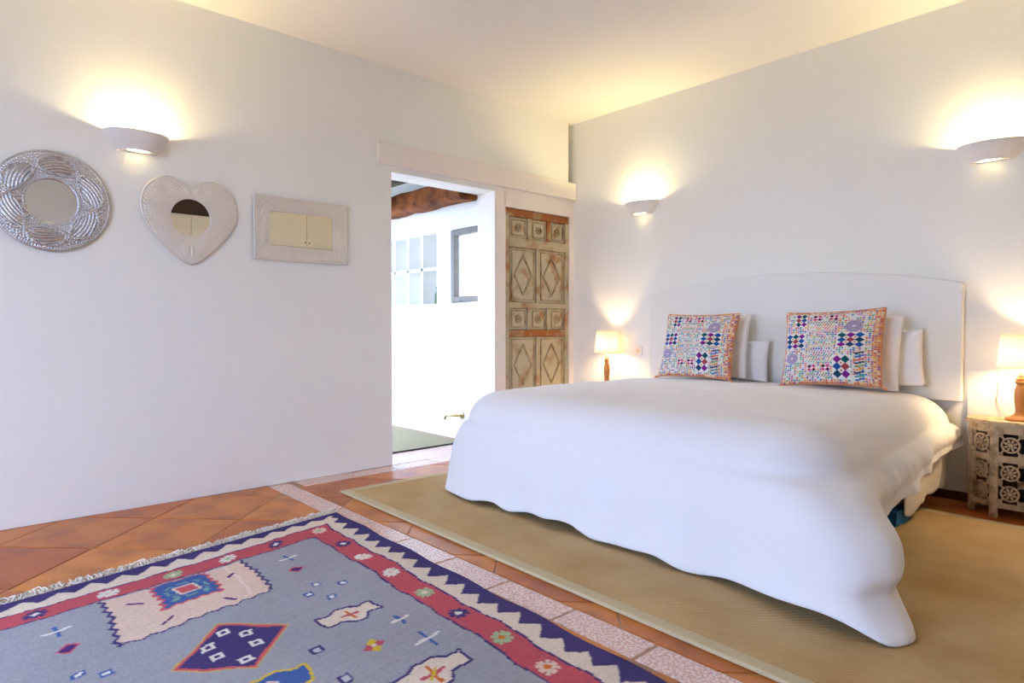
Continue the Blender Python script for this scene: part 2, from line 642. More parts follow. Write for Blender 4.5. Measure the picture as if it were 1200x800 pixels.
# bathroom mat and small things
o = MB().box(-5.7, -4.30, 1.9, 3.33, -.004, .008, .003).build('bath_mat', 'mat')
tag(o, 'flat grey-green mat on the bathroom floor beyond the doorway', 'mat')
MB().box(-4.30, -4.288, 1.9, 3.33, -.003, .009).build('edging', 'matedge', o)
mb = MB()
mb.lathe([(0, 0), (.03, 0), (.03, .008), (.014, .012), (0, .012)], 20, Matrix.Translation((-4.40, BY, .215)) @ Matrix.Rotation(PI / 2, 4, 'X'))
mb.tube([(-4.40, BY - .005, .215), (-4.40, BY - .05, .215), (-4.43, BY - .075, .218), (-4.50, BY - .08, .215), (-4.535, BY - .08, .20), (-4.545, BY - .08, .175)], .011, 10)
o = mb.build('wall_spout', 'brass', smooth=True)
tag(o, 'small brass spout low on the white bathroom wall', 'tap')
mb = MB()
mb.lathe([(0, 0), (.022, 0), (.024, .01), (.024, .085), (.010, .11), (.009, .145), (.012, .147), (.012, .16), (0, .16)], 16)
o = mb.build('bottle', 'bottle', smooth=True)
o.location = (-4.85, BY + .055, 1.191)
tag(o, 'little green bottle in the lower wall niche of the bathroom', 'bottle')

# ---- antique door
door = empty('door_1', (XA - .038, 0, 0))
door.location = (XA - .004, (DY0 + DY1) / 2, 0)
door.rotation_euler = (0, 0, PI / 2)
struct(door)
DW = DY1 - DY0 - .008
hx = DW / 2
zrows = [(1.72, 1.895, 3), (1.185, 1.645, 2), (.955, 1.14, 3), (.425, .90, 2), (.16, .37, 3)]
cols3 = [(.075, .34), (.395, .645), (.70, .945)]
cols2 = [(.075, .475), (.525, .935)]
# door slab behind, then rails and stiles as pieces
MB().box(-hx, hx, .02, .045, .01, DT - .004).build('back_board', 'doorgroove', door)
MB().box(-hx, hx, 0, .022, 1.897, DT - .004, .003).build('rail', 'doorred', door)
zz = [1.895] + [v for r in zrows for v in (r[0], r[1])] + [.01]
rail_spans = [(1.645, 1.72), (1.14, 1.185), (.90, .955), (.37, .425), (.01, .16)]
for k, (a, b) in enumerate(rail_spans):
    MB().box(-hx + .055 * DW, hx - .05 * DW, 0, .022, a, b, .003).build('rail', 'doorred' if k == 2 else 'doorwood', door)
MB().box(-hx, -hx + .06 * DW, .001, .022, .01, 1.897, .003).build('stile', 'doorwood', door)
MB().box(hx - .05 * DW, hx, .001, .022, .01, 1.897, .003).build('stile', 'doorwood', door)
for (z0, z1, n) in zrows:
    cs = cols3 if n == 3 else cols2
    for k in range(len(cs) - 1):
        a, b = -hx + cs[k][1] * DW, -hx + cs[k + 1][0] * DW
        MB().box(a, b, .002, .022, z0, z1, .003).build('muntin', 'doorred' if (n == 3 and k == 1 and z0 > 1.5) else 'doorwood', door)
    for k, (f0, f1) in enumerate(cs):
        a, b = -hx + f0 * DW, -hx + f1 * DW
        p = MB().box(a + .006, b - .006, .014, .03, z0 + .006, z1 - .006, .003).build('panel', 'doorpanel', door)
        g = .024
        mb = MB()                                           # raised moulding of the panel
        for (q, r_) in (((a + g, z0 + g), (b - g, z0 + g)), ((b - g, z0 + g), (b - g, z1 - g)), ((b - g, z1 - g), (a + g, z1 - g)), ((a + g, z1 - g), (a + g, z0 + g))):
            mb.bar(q, r_, .010, .006, .016)
        if n == 2:
            cxm, czm = (a + b) / 2, (z0 + z1) / 2
            L_ = (cxm - (b - a) * .33, czm)
            R_ = (cxm + (b - a) * .33, czm)
            T_ = (cxm, czm + (z1 - z0) * .36)
            B_ = (cxm, czm - (z1 - z0) * .36)
            for q, r_ in ((L_, T_), (T_, R_), (R_, B_), (B_, L_)):
                mb.bar(q, r_, .013, .004, .016)
        else:
            cxm, czm, h_ = (a + b) / 2, (z0 + z1) / 2, (z1 - z0) * .2
            mb.ring(cxm, czm, h_ * .62, h_, .006, .016, 14)
            mb.ring(cxm, czm, .001, h_ * .3, .004, .016, 8)
        mb.build('moulding', 'doorgroove', p)

# ------------------------------------------------------------------ rugs
# jute rug (slightly turned against the walls)
jr = empty('jute_rug', (-3.475, 1.775, 0), math.radians(-1.3))
JL, JW, JB = 4.2, 2.2, .055
MB().box(JB, JL - JB, JB, JW - JB, 0, .0135).build('woven_field', 'jute', jr)
for a in ((0, JL, 0, JB), (0, JL, JW - JB, JW), (0, JB, JB, JW - JB), (JL - JB, JL, JB, JW - JB)):
    MB().box(a[0], a[1], a[2], a[3], 0, .014, .004).build('binding', 'binding', jr)
tag(jr, 'large plain tan jute rug with pale bound edge under the bed', 'rug')

# kilim
KO = np.array([-3.107, 1.568])
KE1 = np.array([.9992, -.0400])
KE2 = np.array([.1799, -.9837])
KU, KV = 2.80, 1.76
NAVY, CREAM, RED, GREY = (74, 62, 112), (224, 208, 190), (192, 88, 98), (160, 160, 166)
BLUE, TEAL, ORNG, YEL, PINK, MAUVE = (72, 100, 160), (120, 160, 160), (206, 112, 50), (214, 184, 60), (206, 96, 104), (84, 50, 110)
WHITE, PGREEN, ROSE = (226, 222, 214), (164, 186, 146), (222, 196, 178)


class Paint:
    def __init__(s, U, V, base):
        s.U, s.V = U, V
        s.c = np.zeros(U.shape + (3,))
        s.c[:] = base

    def put(s, mask, col):
        s.c[mask] = col

    def poly(s, pts, col):
        U, V = s.U, s.V
        ins = np.zeros(U.shape, bool)
        n = len(pts)
        for i in range(n):
            (x0, y0), (x1, y1) = pts[i], pts[(i + 1) % n]
            if y0 == y1:
                continue
            cond = ((y0 > V) != (y1 > V)) & (U < (x1 - x0) * (V - y0) / (y1 - y0) + x0)
            ins ^= cond
        s.c[ins] = col
        return ins

    def line(s, p, q, wd, col):
        p, q = np.array(p, float), np.array(q, float)
        d = q - p
        t = np.clip(((s.U - p[0]) * d[0] + (s.V - p[1]) * d[1]) / (d @ d), 0, 1)
        s.c[np.hypot(s.U - p[0] - t * d[0], s.V - p[1] - t * d[1]) < wd / 2] = col

    def dia(s, u, v, ru, rv, col):
        s.c[(np.abs(s.U - u) / ru + np.abs(s.V - v) / rv) < 1] = col

    def rect(s, u0, u1, v0, v1, col):
        s.c[(s.U > u0) & (s.U < u1) & (s.V > v0) & (s.V < v1)] = col

    def star(s, u, v, r, col, cen):
        s.rect(u - r * .55, u + r * .55, v - r * .55, v + r * .55, col)
        for a, b in ((1, .3), (.3, 1)):
            s.rect(u - r * a, u + r * a, v - r * b, v + r * b, col)
        for a in (-1, 1):
            for b in (-1, 1):
                s.dia(u + a * r * .62, v + b * r * .62, r * .3, r * .3, col)
        s.dia(u, v, r * .45, r * .45, cen)


def tri(t):
    t = t - np.floor(t)
    return 1 - np.abs(2 * t - 1)


def paint_kilim(U, V):
    Uw = U + .004 * np.sin(V * 23) + .003 * np.sin(V * 61 + 1)
    Vw = V + .005 * np.sin(U * 17 + .5) + .003 * np.sin(U * 47)
    dU = np.minimum(Uw, KU - Uw)
    dV = np.minimum(Vw, KV - Vw)
    P = Paint(Uw, Vw, GREY)
    per = .1085
    # stepped teeth
    teethV = .045 + .060 * tri(Uw / per)
    teethU = .040 + .045 * tri(Vw / per + .3)
    d = np.minimum(dU, dV)
    P.put(d < .262, NAVY)
    P.put(d < .254, RED)
    P.put(d < .148, NAVY)
    P.put(d < .139, CREAM)
    onV = dV < dU
    P.put(onV & (dV < teethV), NAVY)
    P.put(~onV & (dU < teethU), NAVY)
    P.put(d < .03, NAVY)
    # stars in the red band
    sv = [(.435, .231, NAVY, WHITE), (.651, .228, WHITE, ROSE), (.882, .219, WHITE, ROSE), (1.123, .213, PGREEN, CREAM), (1.35, .209, NAVY, WHITE), (1.578, .203, PGREEN, ORNG), (1.79, .203, ROSE, ORNG), (2.02, .2, WHITE, ROSE), (2.25, .2, NAVY, WHITE)]
    for k, (u, v, c1, c2) in enumerate(sv):
        P.star(u, .203, .037, c1, c2)
        P.star(u, KV - .203, .037, c1, c2)
    for k, (v, c1, c2) in enumerate([(1.335, NAVY, WHITE), (1.113, WHITE, ROSE), (.883, PGREEN, CREAM), (.659, WHITE, PGREEN), (.435, NAVY, WHITE), (.205, ROSE, PGREEN), (1.555, WHITE, ROSE)]):
        P.star(.200, v, .037, c1, c2)
        P.star(KU - .200, v, .037, c1, c2)
    # cream panel with saw-tooth outline
    pu0, pu1, pv0, pv1 = .270, .650, .635, 1.135
    zz_ = .016 * tri(Uw / .050)
    zv = .014 * tri(Vw / .062)
    m1 = (Uw > pu0) & (Uw < pu1 + zv + .009) & (Vw > pv0 - zz_ - .010) & (Vw < pv1 + zz_ + .010)
    P.put(m1, NAVY)
    m2 = (Uw > pu0) & (Uw < pu1 + zv) & (Vw > pv0 - zz_ + .004) & (Vw < pv1 + zz_ - .004)
    P.put(m2, ROSE)
    m3 = (Uw > pu0 + .01) & (Uw < pu1 - .02) & (Vw > pv0 + .06) & (Vw < pv0 + .072)
    P.put(m3, (230, 212, 198))
    for p, q in (((.365, 1.078), (.404, 1.041)), ((.612, 1.007), (.581, .973)), ((.41, .732), (.379, .699)), ((.585, .791), (.625, .76))):
        P.line(p, q, .012, MAUVE)
    zq = .016 * tri(Uw / .048)
    zr = .012 * tri(Vw / .045)
    P.put((Uw > .272) & (Uw < .512 + zr) & (Vw > .785 - zq) & (Vw < .985 + zq), PINK)
    P.put((Uw > .278) & (Uw < .500 + zr) & (Vw > .797 - zq) & (Vw < .972 + zq), BLUE)
    P.star(.395, .883, .075, TEAL, TEAL)
    P.star(.395, .883, .064, BLUE, BLUE)
    P.rect(.352, .438, .842, .924, CREAM)
    P.rect(.362, .428, .852, .914, PINK)
    P.dia(.470, .94, .016, .016, TEAL)
    P.dia(.470, .83, .016, .016, TEAL)
    # navy diamond
    for u0 in (.945, 1.86):
        P.dia(u0, .873, .190, .190, YEL)
        P.dia(u0, .873, .184, .184, PINK)
        P.dia(u0, .873, .168, .168, NAVY)
        for du, dv in ((-.113, .007), (-.051, -.057), (.035, -.061), (-.052, .066), (.028, .060), (.113, -.002)):
            P.rect(u0 + du - .020, u0 + du + .020, .873 + dv - .020, .873 + dv + .020, WHITE)
            P.rect(u0 + du - .009, u0 + du + .009, .873 + dv - .009, .873 + dv + .009, MAUVE)

    def loz(pts, fill, edge, w=.011):
        P.poly(pts, fill)
        for i in range(len(pts)):
            P.line(pts[i], pts[(i + 1) % len(pts)], w, edge)

    def mir(pts):
        return [(u, KV - v) for u, v in pts]

    def xcross(u, v, r, c1, c2, w=.012):
        P.line((u - r, v), (u + r, v), w, c1)
        P.line((u, v - r), (u, v + r), w, c2)

    l1 = [(.995, .604), (1.08, .598), (1.078, .545), (1.112, .51), (1.112, .465), (1.085, .44), (1.099, .386), (1.019, .388), (1.018, .44), (.99, .47), (.985, .52), (1.005, .555)]
    l2 = [(1.50, .63), (1.585, .63), (1.585, .55), (1.612, .52), (1.612, .456), (1.585, .43), (1.597, .356), (1.525, .358), (1.522, .411), (1.485, .45), (1.478, .51), (1.50, .55)]
    for f in (lambda p: p, mir):
        loz(f(l1), CREAM, NAVY)
        loz(f(l2), CREAM, NAVY)
    for v_ in (.492, KV - .492):
        xcross(1.049, v_, .030, ORNG, RED)
    for v_ in (.487, KV - .487):
        xcross(1.551, v_, .040, ORNG, RED, .014)
        P.line((1.530, v_ - .02), (1.570, v_ + .02), .010, YEL)
    for v0 in (0, 1):
        fv = (lambda v: v) if v0 == 0 else (lambda v: KV - v)
        for u, v in ((.745, .489), (.817, .407), (.803, .548), (.876, .483)):
            P.rect(u - .018, u + .018, fv(v) - .018, fv(v) + .018, BLUE)
            P.rect(u - .010, u + .010, fv(v) - .010, fv(v) + .010, WHITE)
        for u, v, r in ((.398, .463, .038), (1.223, .389, .036), (1.399, .385, .050), (1.75, .45, .045), (2.1, .42, .045)):
            P.line((u - r, fv(v)), (u + r, fv(v)), .013, BLUE)
            P.line((u, fv(v) - r), (u, fv(v) + r), .013, WHITE)
        P.dia(.546, fv(.485), .036, .036, PINK)
        P.dia(.546, fv(.485), .026, .026, MAUVE)
        for a, c_ in ((0, YEL), (1, RED), (2, YEL), (3, RED)):
            P.dia(1.299 + .022 * math.cos(a * PI / 2), fv(.537) + .022 * math.sin(a * PI / 2), .020, .020, c_)
        P.dia(1.299, fv(.537), .010, .010, CREAM)
        for u, v in ((1.178, .693), (1.378, .690), (.735, .55 + .0), (1.69, .66)):
            if u < .8:
                continue
            P.rect(u - .022, u + .022, fv(v) - .020, fv(v) + .020, NAVY)
            P.rect(u - .013, u + .013, fv(v) - .011, fv(v) + .011, (190, 190, 196))
    bl = [(1.215, .76), (1.25, .752), (1.305, .755), (1.305, .80), (1.285, .835), (1.285, .915), (1.305, .95), (1.305, .995), (1.215, .995), (1.215, .95), (1.195, .915), (1.195, .835), (1.215, .80)]
    loz(bl, BLUE, YEL)
    P.dia(1.25, .875, .03, .03, CREAM)
    P.dia(1.25, .875, .018, .018, RED)
    return P.c


def srgb2lin(c):
    c = np.clip(c / 255.0, 0, 1)
    return np.where(c <= .04045, c / 12.92, ((c + .055) / 1.055) ** 2.4)


def grid_faces(nu, nv):
    i, j = np.meshgrid(np.arange(nu - 1), np.arange(nv - 1), indexing='ij')
    a = i * nv + j
    return np.stack([a, a + nv, a + nv + 1, a + 1], -1).reshape(-1, 4)


def set_col(me, cols):
    ca = me.color_attributes.new('Col', 'FLOAT_COLOR', 'POINT')
    rgba = np.ones((len(me.vertices), 4), np.float32)
    rgba[:, :3] = cols
    ca.data.foreach_set('color', rgba.ravel())


st = .0055
us = np.arange(0, KU + st / 2, st)
vs_ = np.arange(0, KV + st / 2, st)
U, V = np.meshgrid(us, vs_, indexing='ij')
cols = paint_kilim(U, V)
cols = srgb2lin(cols)
nzz = RS.rand(*U.shape)
nzz2 = np.repeat(RS.rand(U.shape[0], 1), U.shape[1], 1)
nzz3 = np.sin(V * 9 + np.sin(U * 5) * 2) * .5
cols = cols * (0.90 + .16 * nzz + .07 * nzz2 + .05 * nzz3)[..., None]
edge = np.minimum.reduce([U, V, KU - U, KV - V])
xy = KO + U[..., None] * KE1 + V[..., None] * KE2
wob = .004 * np.sin(U * 9 + V * 4) * np.clip(edge / .1, 0, 1)
wavV = .006 * np.sin(U * 15) * np.clip(1 - V / .12, 0, 1)
xy = xy + wavV[..., None] * KE2
Z = .0075 + np.maximum(wob, -.003) + .001 * nzz
Z = np.where(edge < 1e-6, 0.001, Z)
vv = np.concatenate([xy, Z[..., None]], -1).reshape(-1, 3)
base = np.array([-1.7, .7, 0])
me = bpy.data.meshes.new('kilim_rug')
fc = grid_faces(*U.shape)[:, ::-1]
me.from_pydata((vv - base).tolist(), [], fc.tolist())
me.update()
set_col(me, cols.reshape(-1, 3))
kil = link('kilim_rug', me, 'kilim', smooth=True)
kil.location = base
tag(kil, 'grey-blue patterned kilim rug with red border and navy saw-tooth edge', 'rug')
# fringe along its short end
fv, ff = [], []
v_ = 0.0
while v_ < KV:
    clump = random.random()
    for _ in range(3):
        p0 = KO + KE2 * (v_ + random.uniform(-.004, .004))
        ln = random.uniform(.024, .055) * (1.5 if clump > .7 else 1)
        dr = -KE1 + KE2 * random.uniform(-1.1, 1.1)
        dr /= np.linalg.norm(dr)
        sd = np.array([-dr[1], dr[0]]) * random.uniform(.0016, .003)
        z0, z1, z2 = .006, .006 + random.uniform(.003, .016), .0035
        m_ = p0 + dr * ln * .5 + sd * random.uniform(-2, 2)
        e_ = p0 + dr * ln + sd * random.uniform(-3, 3)
        b0 = len(fv)
        for q, z in ((p0, z0), (m_, z1), (e_, z2)):
            fv += [(*(q - sd), z), (*(q + sd), z), (*q, z + .0035)]
        for k in (0, 3):
            for a, b in ((0, 1), (1, 2), (2, 0)):
                ff.append((b0 + k + a, b0 + k + b, b0 + k + 3 + b, b0 + k + 3 + a))
        ff.append((b0 + 6, b0 + 7, b0 + 8))
    v_ += .0085
fr = pydata('fringe', (np.array(fv) - base).tolist(), ff, 'fringe', kil, True)
tag(fr, 'short uneven cream wool fringe', kind='stuff')

# ------------------------------------------------------------------ bed
bed = empty('bed', (-2.0, 3.25, .0142))
tag(bed, 'wide double bed on a blue base, standing under the white duvet', 'bed')
bx0, bx1, by0, by1 = -.93, .93, -.86, .93
MB().box(bx0, bx1, by0, by1, .07, .27, .02).build('bed_base', 'blue', bed)
MB().box(bx0 - .005, bx1 + .005, by0 - .01, by1 + .01, .272, .50, .05, 4).build('mattress', 'sheet', bed, True)
for a in (-.82, .82):
    for b in (-.74, .55):
        MB().lathe([(0, 0), (.025, 0), (.03, .07), (0, .07)], 14, Matrix.Translation((a, b, 0))).build('leg', 'darkwood', bed)

for a in (-.97, .92):
    MB().box(a, a + .05, .18, .38, 0, .071, .004).build('support_block', 'blue', bed)

# duvet: rings from the middle of the bed over the rolled edge down to the hem
DN = 300


def duvet_path(s):
    """edge outline, s in 0..1 : head-left -> foot-left -> foot-right -> head-right ; returns point, outward dir"""
    pts = DPATH
    f = s * (len(pts) - 1)
    i = min(int(f), len(pts) - 2)
    t = f - i
    return pts[i] * (1 - t) + pts[i + 1] * t


def build_path():
    raw = []
    r = .27
    xl, xr_h, xr_f, yh, yf = -3.01, -1.005, -.88, 4.20, 2.235
    for k in range(60):
        raw.append((xl, yh + (yf + r - yh) * k / 60))
    for k in range(20):
        a = PI + PI / 2 * k / 20
        raw.append((xl + r + r * math.cos(a), yf + r + r * math.sin(a)))
    for k in range(60):
        raw.append((xl + r + (xr_f - r - xl - r) * k / 60, yf))
    for k in range(20):
        a = 1.5 * PI + PI / 2 * k / 20
        raw.append((xr_f - r + r * math.cos(a), yf + r + r * math.sin(a)))
    for k in range(61):
        t = k / 60
        raw.append((xr_f + (xr_h - xr_f) * min(1, t * 1.25), yf + r + (yh - yf - r) * t))
    P = np.array(raw)
    d = np.r_[0, np.cumsum(np.hypot(*np.diff(P, axis=0).T))]
    q = np.linspace(0, d[-1], DN)
    return np.stack([np.interp(q, d, P[:, 0]), np.interp(q, d, P[:, 1])], 1), q


DPATH, DQ = build_path()
tang = np.gradient(DPATH, axis=0)
tang /= np.linalg.norm(tang, axis=1)[:, None]
DNRM = np.stack([tang[:, 1], -tang[:, 0]], 1)            # outward for this travelling direction
if (DPATH[0] + DNRM[0] * .1)[0] > DPATH[0][0]:
    DNRM = -DNRM


def sst(a, b, x):
    t = np.clip((x - a) / (b - a), 0, 1)
    return t * t * (3 - 2 * t)


def duvet_mesh():
    rows = []
    zt = .615
    NT, NR, ND = 22, 10, 30
    for i in range(DN):
        p, n = DPATH[i], DNRM[i]
        q = DQ[i]
        right = sst(.6, .95, n[0])                        # on the right side
        foot = sst(.5, .95, -n[1])
        left = sst(.6, .95, -n[0])
        px, py = p
        # hem heights
        hem_l = .07
        wavef = .012 * math.sin(q * 5.3) + .010 * math.sin(q * 11.7 + 1) + .006 * math.sin(q * 23)
        hem_f = .044 + wavef + .03 * math.exp(-((px + 1.02) / .10) ** 2)
        if px > -.95 or foot < .5:
            pass
        yy = py
        hem_r = np.interp(yy, [2.2, 2.36, 2.5, 2.75, 3.0, 3.5, 3.9, 4.1, 4.25], [.02, .02, .06, .18, .25, .285, .31, .33, .34]) + .008 * math.sin(q * 14)
        if px < -2.0:
            hem = hem_l * left + hem_f * (1 - left)
        else:
            tr = sst(2.30, 2.45, yy)
            hem = hem_f * (1 - tr) + hem_r * tr
            tail = math.exp(-((px + .95) / .10) ** 2 - ((py - 2.31) / .16) ** 2)
            hem = hem * (1 - tail) + .020 * tail
        hem = max(hem, .019)
        # flare of the hem, as a vector
        fl = np.array([0., 0.])
        if px < -2.0:
            fl += n * (.01 * left + .05 * foot)
            fl += n * .035 * (1 - left) * (1 - foot)
            cl = math.exp(-((px + 2.95) / .16) ** 2 - ((py - 2.30) / .16) ** 2)
            fl += np.array([-.12, -.03]) * cl
        else:
            fl += n * (.055 * foot * (1 - right) + .055 * right * sst(2.7, 3.1, yy))
            ct = math.exp(-((px + .95) / .20) ** 2) if px < -.95 else 1.0
            cs = math.exp(-(max(0, py - 2.33) / .20) ** 2)
            fl += np.array([.31, -.17]) * ct * cs
        cx = -2.0
        cy = min(max(round(py / .025) * .025, 2.95), 4.20)
        c = np.array([cx, cy])
        row = []

        def top(x, y):
            z = zt - .02 * sst(3.6, 4.2, y)
            z += .010 * noise.noise(Vector((x * 2.2, y * 2.2, 0))) + .005 * noise.noise(Vector((x * 6, y * 6, 3)))
            return z
        R1, R2 = .22, .17
        inner = p - n * R1
        for k in range(NT):
            f = k / NT
            a = c * (1 - f) + inner * f
            row.append((a[0], a[1], top(*a) + .012 * (1 - f * f)))
        for k in range(NR):
            a = PI / 2 * k / NR
            pt = p - n * R1 * (1 - math.sin(a))
            row.append((pt[0], pt[1], top(*inner) - R2 * (1 - math.cos(a))))
        ze = zt - R2
        for k in range(ND + 1):
            f = k / ND
            z = ze + (hem - ze) * f
            o = fl * f ** .5
            pn = 0
            tailw = math.exp(-((px + .93) / .14) ** 2 - ((py - 2.31) / .16) ** 2) if px > -2 else 0
            # pinch above the tail tip
            pin = -.05 * tailw * math.exp(-((z - .125) / .045) ** 2) + .02 * tailw * math.exp(-((z - .26) / .08) ** 2)
            fold = (.006 * math.sin(q * 21 + 1.3 * math.sin(q * 3)) + .006 * math.sin(q * 9 + 2)) * f * (1 + .8 * foot)
            fold += .022 * f * noise.noise(Vector((q * 1.6, z * 1.2, 7)))
            fold += .012 * sst(0, .5, f) * noise.noise(Vector((q * 5, z * 5, 2))) * (1 + right)
            fold += .007 * right * sst(0, .3, f) * noise.noise(Vector((q * 14 + z * 6, z * 10, 5)))
            bulge = .018 * math.sin(PI * min(1, f * 1.3))
            pt = p + o + n * (fold + bulge * (right * .9 + left * .3 + .2)) + np.array([1, -.15]) * pin
            row.append((pt[0], pt[1], z))
        for inw, dz in ((.003, -.003), (.009, -.004), (.014, -.001), (.016, .010)):
            row.append((pt[0] - n[0] * inw, pt[1] - n[1] * inw, hem + dz))
        rows.append(row)
    return rows


rows = duvet_mesh()
R_ = len(rows[0])
vs = [(a[0] + 2.0, a[1] - 3.25, a[2] - .011) for r in rows for a in r]
fs = [(i * R_ + k, i * R_ + k + 1, (i + 1) * R_ + k + 1, (i + 1) * R_ + k) for i in range(DN - 1) for k in range(R_ - 1)]
dv = pydata('duvet', vs, fs, 'duvet', None, True)
dv.location = (-2.0, 3.25, .011)
bm = bmesh.new()
bm.from_mesh(dv.data)
bmesh.ops.remove_doubles(bm, verts=bm.verts, dist=1e-5)
bmesh.ops.recalc_face_normals(bm, faces=bm.faces)
up = sum(f.normal.z * f.calc_area() for f in bm.faces)
if up < 0:
    bmesh.ops.reverse_faces(bm, faces=bm.faces)
bm.to_mesh(dv.data)
bm.free()
tag(dv, 'thick white duvet draped over the bed and down to the rug', 'duvet')

# cream sheet hanging out under the duvet on the lamp side
sv_, sf_ = [], []
NS, NZ = 60, 26
for i in range(NS + 1):
    yy = 3.50 + (4.19 - 3.50) * i / NS
    lo = np.interp(yy, [3.50, 3.53, 3.58, 3.68, 3.8, 4.05, 4.19], [.055, .05, .06, .09, .10, .12, .15]) + .006 * math.sin(yy * 40)
    for k in range(NZ + 1):
        z = .495 + (lo - .495) * k / NZ
        f = k / NZ
        xx = -1.055 + .045 * min(1, f * 2.2) + .012 * f * math.sin(yy * 16) + .010 * f * noise.noise(Vector((yy * 6, z * 6, 1)))
        sv_.append((xx, yy - .09 * (1 - f) * math.exp(-(yy - 3.5) * 5), z))
for i in range(NS):
    for k in range(NZ):
        a = i * (NZ + 1) + k
        sf_.append((a, a + NZ + 1, a + NZ + 2, a + 1))
o = pydata('bed_sheet', sv_, sf_, 'sheet', None, True)
m_ = o.modifiers.new('thick', 'SOLIDIFY')
m_.thickness = .006
tag(o, 'rumpled cream sheet hanging below the duvet beside the carved table', 'sheet')

# headboard on the wall
hb = []
HX0, HX1 = -3.065, -.965
for k in range(41):
    t = k / 40
    x = HX0 + (HX1 - HX0) * t
    zz0 = 1.225 + .115 * math.sin(PI * min(1, max(0, t * 1.0))) ** .8
    hb.append((x - HX0, zz0 - .50))
pts = [(0, 0.06)] + hb + [(HX1 - HX0, 0.06)]
mb = MB()
mb.prism(pts, -.042, 0)
hbo = mb.build('headboard', 'headboard')
hbo.location = (HX0, YB - .001, .50)
bv = hbo.modifiers.new('soft', 'BEVEL')
bv.width = .008
bv.segments = 3
bv.limit_method = 'ANGLE'
tag(hbo, 'white painted headboard with shallow arched top fixed to the wall', 'headboard')


# pillows
def pillow(name, W, H, T, m, n=36, crease=.05, seed=0, colfn=None):
    g = np.linspace(-1, 1, n)
    A, B = np.meshgrid(g, g, indexing='ij')
    edge = np.clip((1 - A ** 2) * (1 - B ** 2), 0, 1)
    th = T / 2 * edge ** .38
    X = A * W / 2 * (1 - crease * (1 - B ** 2))
    Zz = B * H / 2 * (1 - crease * (1 - A ** 2))
    rng = np.random.RandomState(seed)
    p1, p2, p3 = rng.rand(3) * 6
    wr = .05 * T * (np.sin(A * 3 + B * 2.2 + p1) + .6 * np.sin(A * 7 - B * 5 + p2) + .35 * np.sin(B * 12 + A * 3 + p3)) * edge ** .5
    front = np.stack([X, -th - wr, Zz], -1).reshape(-1, 3)
    back = np.stack([X, th, Zz], -1).reshape(-1, 3)
    f = grid_faces(n, n)
    vs = np.concatenate([front, back])
    fs = f.tolist() + (f[:, ::-1] + n * n).tolist()
    me = bpy.data.meshes.new(name)
    me.from_pydata(vs.tolist(), [], fs)
    me.update()
    if colfn is not None:
        c = colfn((A + 1) / 2, (B + 1) / 2)
        cb = np.zeros((n * n, 3))
        cb[:] = srgb2lin(np.array([[214, 160, 120]]))
        set_col(me, np.concatenate([c.reshape(-1, 3), cb]))
    bm = bmesh.new()
    bm.from_mesh(me)
    bmesh.ops.remove_doubles(bm, verts=bm.verts, dist=1e-6)
    bm.to_mesh(me)
    bm.free()
    o = link(name, me, m, None, True)
    outl = [(X[i, 0], 0, Zz[i, 0]) for i in range(n)] + [(X[n - 1, i], 0, Zz[n - 1, i]) for i in range(1, n)] + \
           [(X[i, n - 1], 0, Zz[i, n - 1]) for i in range(n - 2, -1, -1)] + [(X[0, i], 0, Zz[0, i]) for i in range(n - 2, 0, -1)]
    return o, outl


def place(o, x, y, z, tilt, yaw=0, roll=0):
    o.rotation_euler = (Matrix.Rotation(math.radians(yaw), 3, 'Z') @ Matrix.Rotation(math.radians(-tilt), 3, 'X') @ Matrix.Rotation(math.radians(roll), 3, 'Y')).to_euler()
    o.location = (x, y, z)


specs = [
    (-2.36, 4.190, .752, .64, .28, .08, 6, 0, 1, 'low white pillow against the headboard, peeking out beside the middle gap'),
    (-2.47, 4.100, .838, .66, .44, .09, 9, 0, -1, 'white pillow right behind the embroidered cushion by the doorway side'),
    (-1.455, 4.190, .785, .66, .33, .08, 6, 0, -4, 'white pillow against the headboard with a pointed corner, lamp side'),
    (-1.545, 4.100, .835, .66, .44, .09, 9, 0, 1, 'white pillow right behind the embroidered cushion on the lamp side'),
]
for k, (x, y, z, W, H, T, tl, yw, rl, lab) in enumerate(specs):
    o, outl = pillow('pillow', W, H, T, 'pillow', 36, .04, k + 3)
    place(o, x, y, z, tl, yw, rl)
    tag(o, lab, 'pillow', 'white pillows at the headboard')


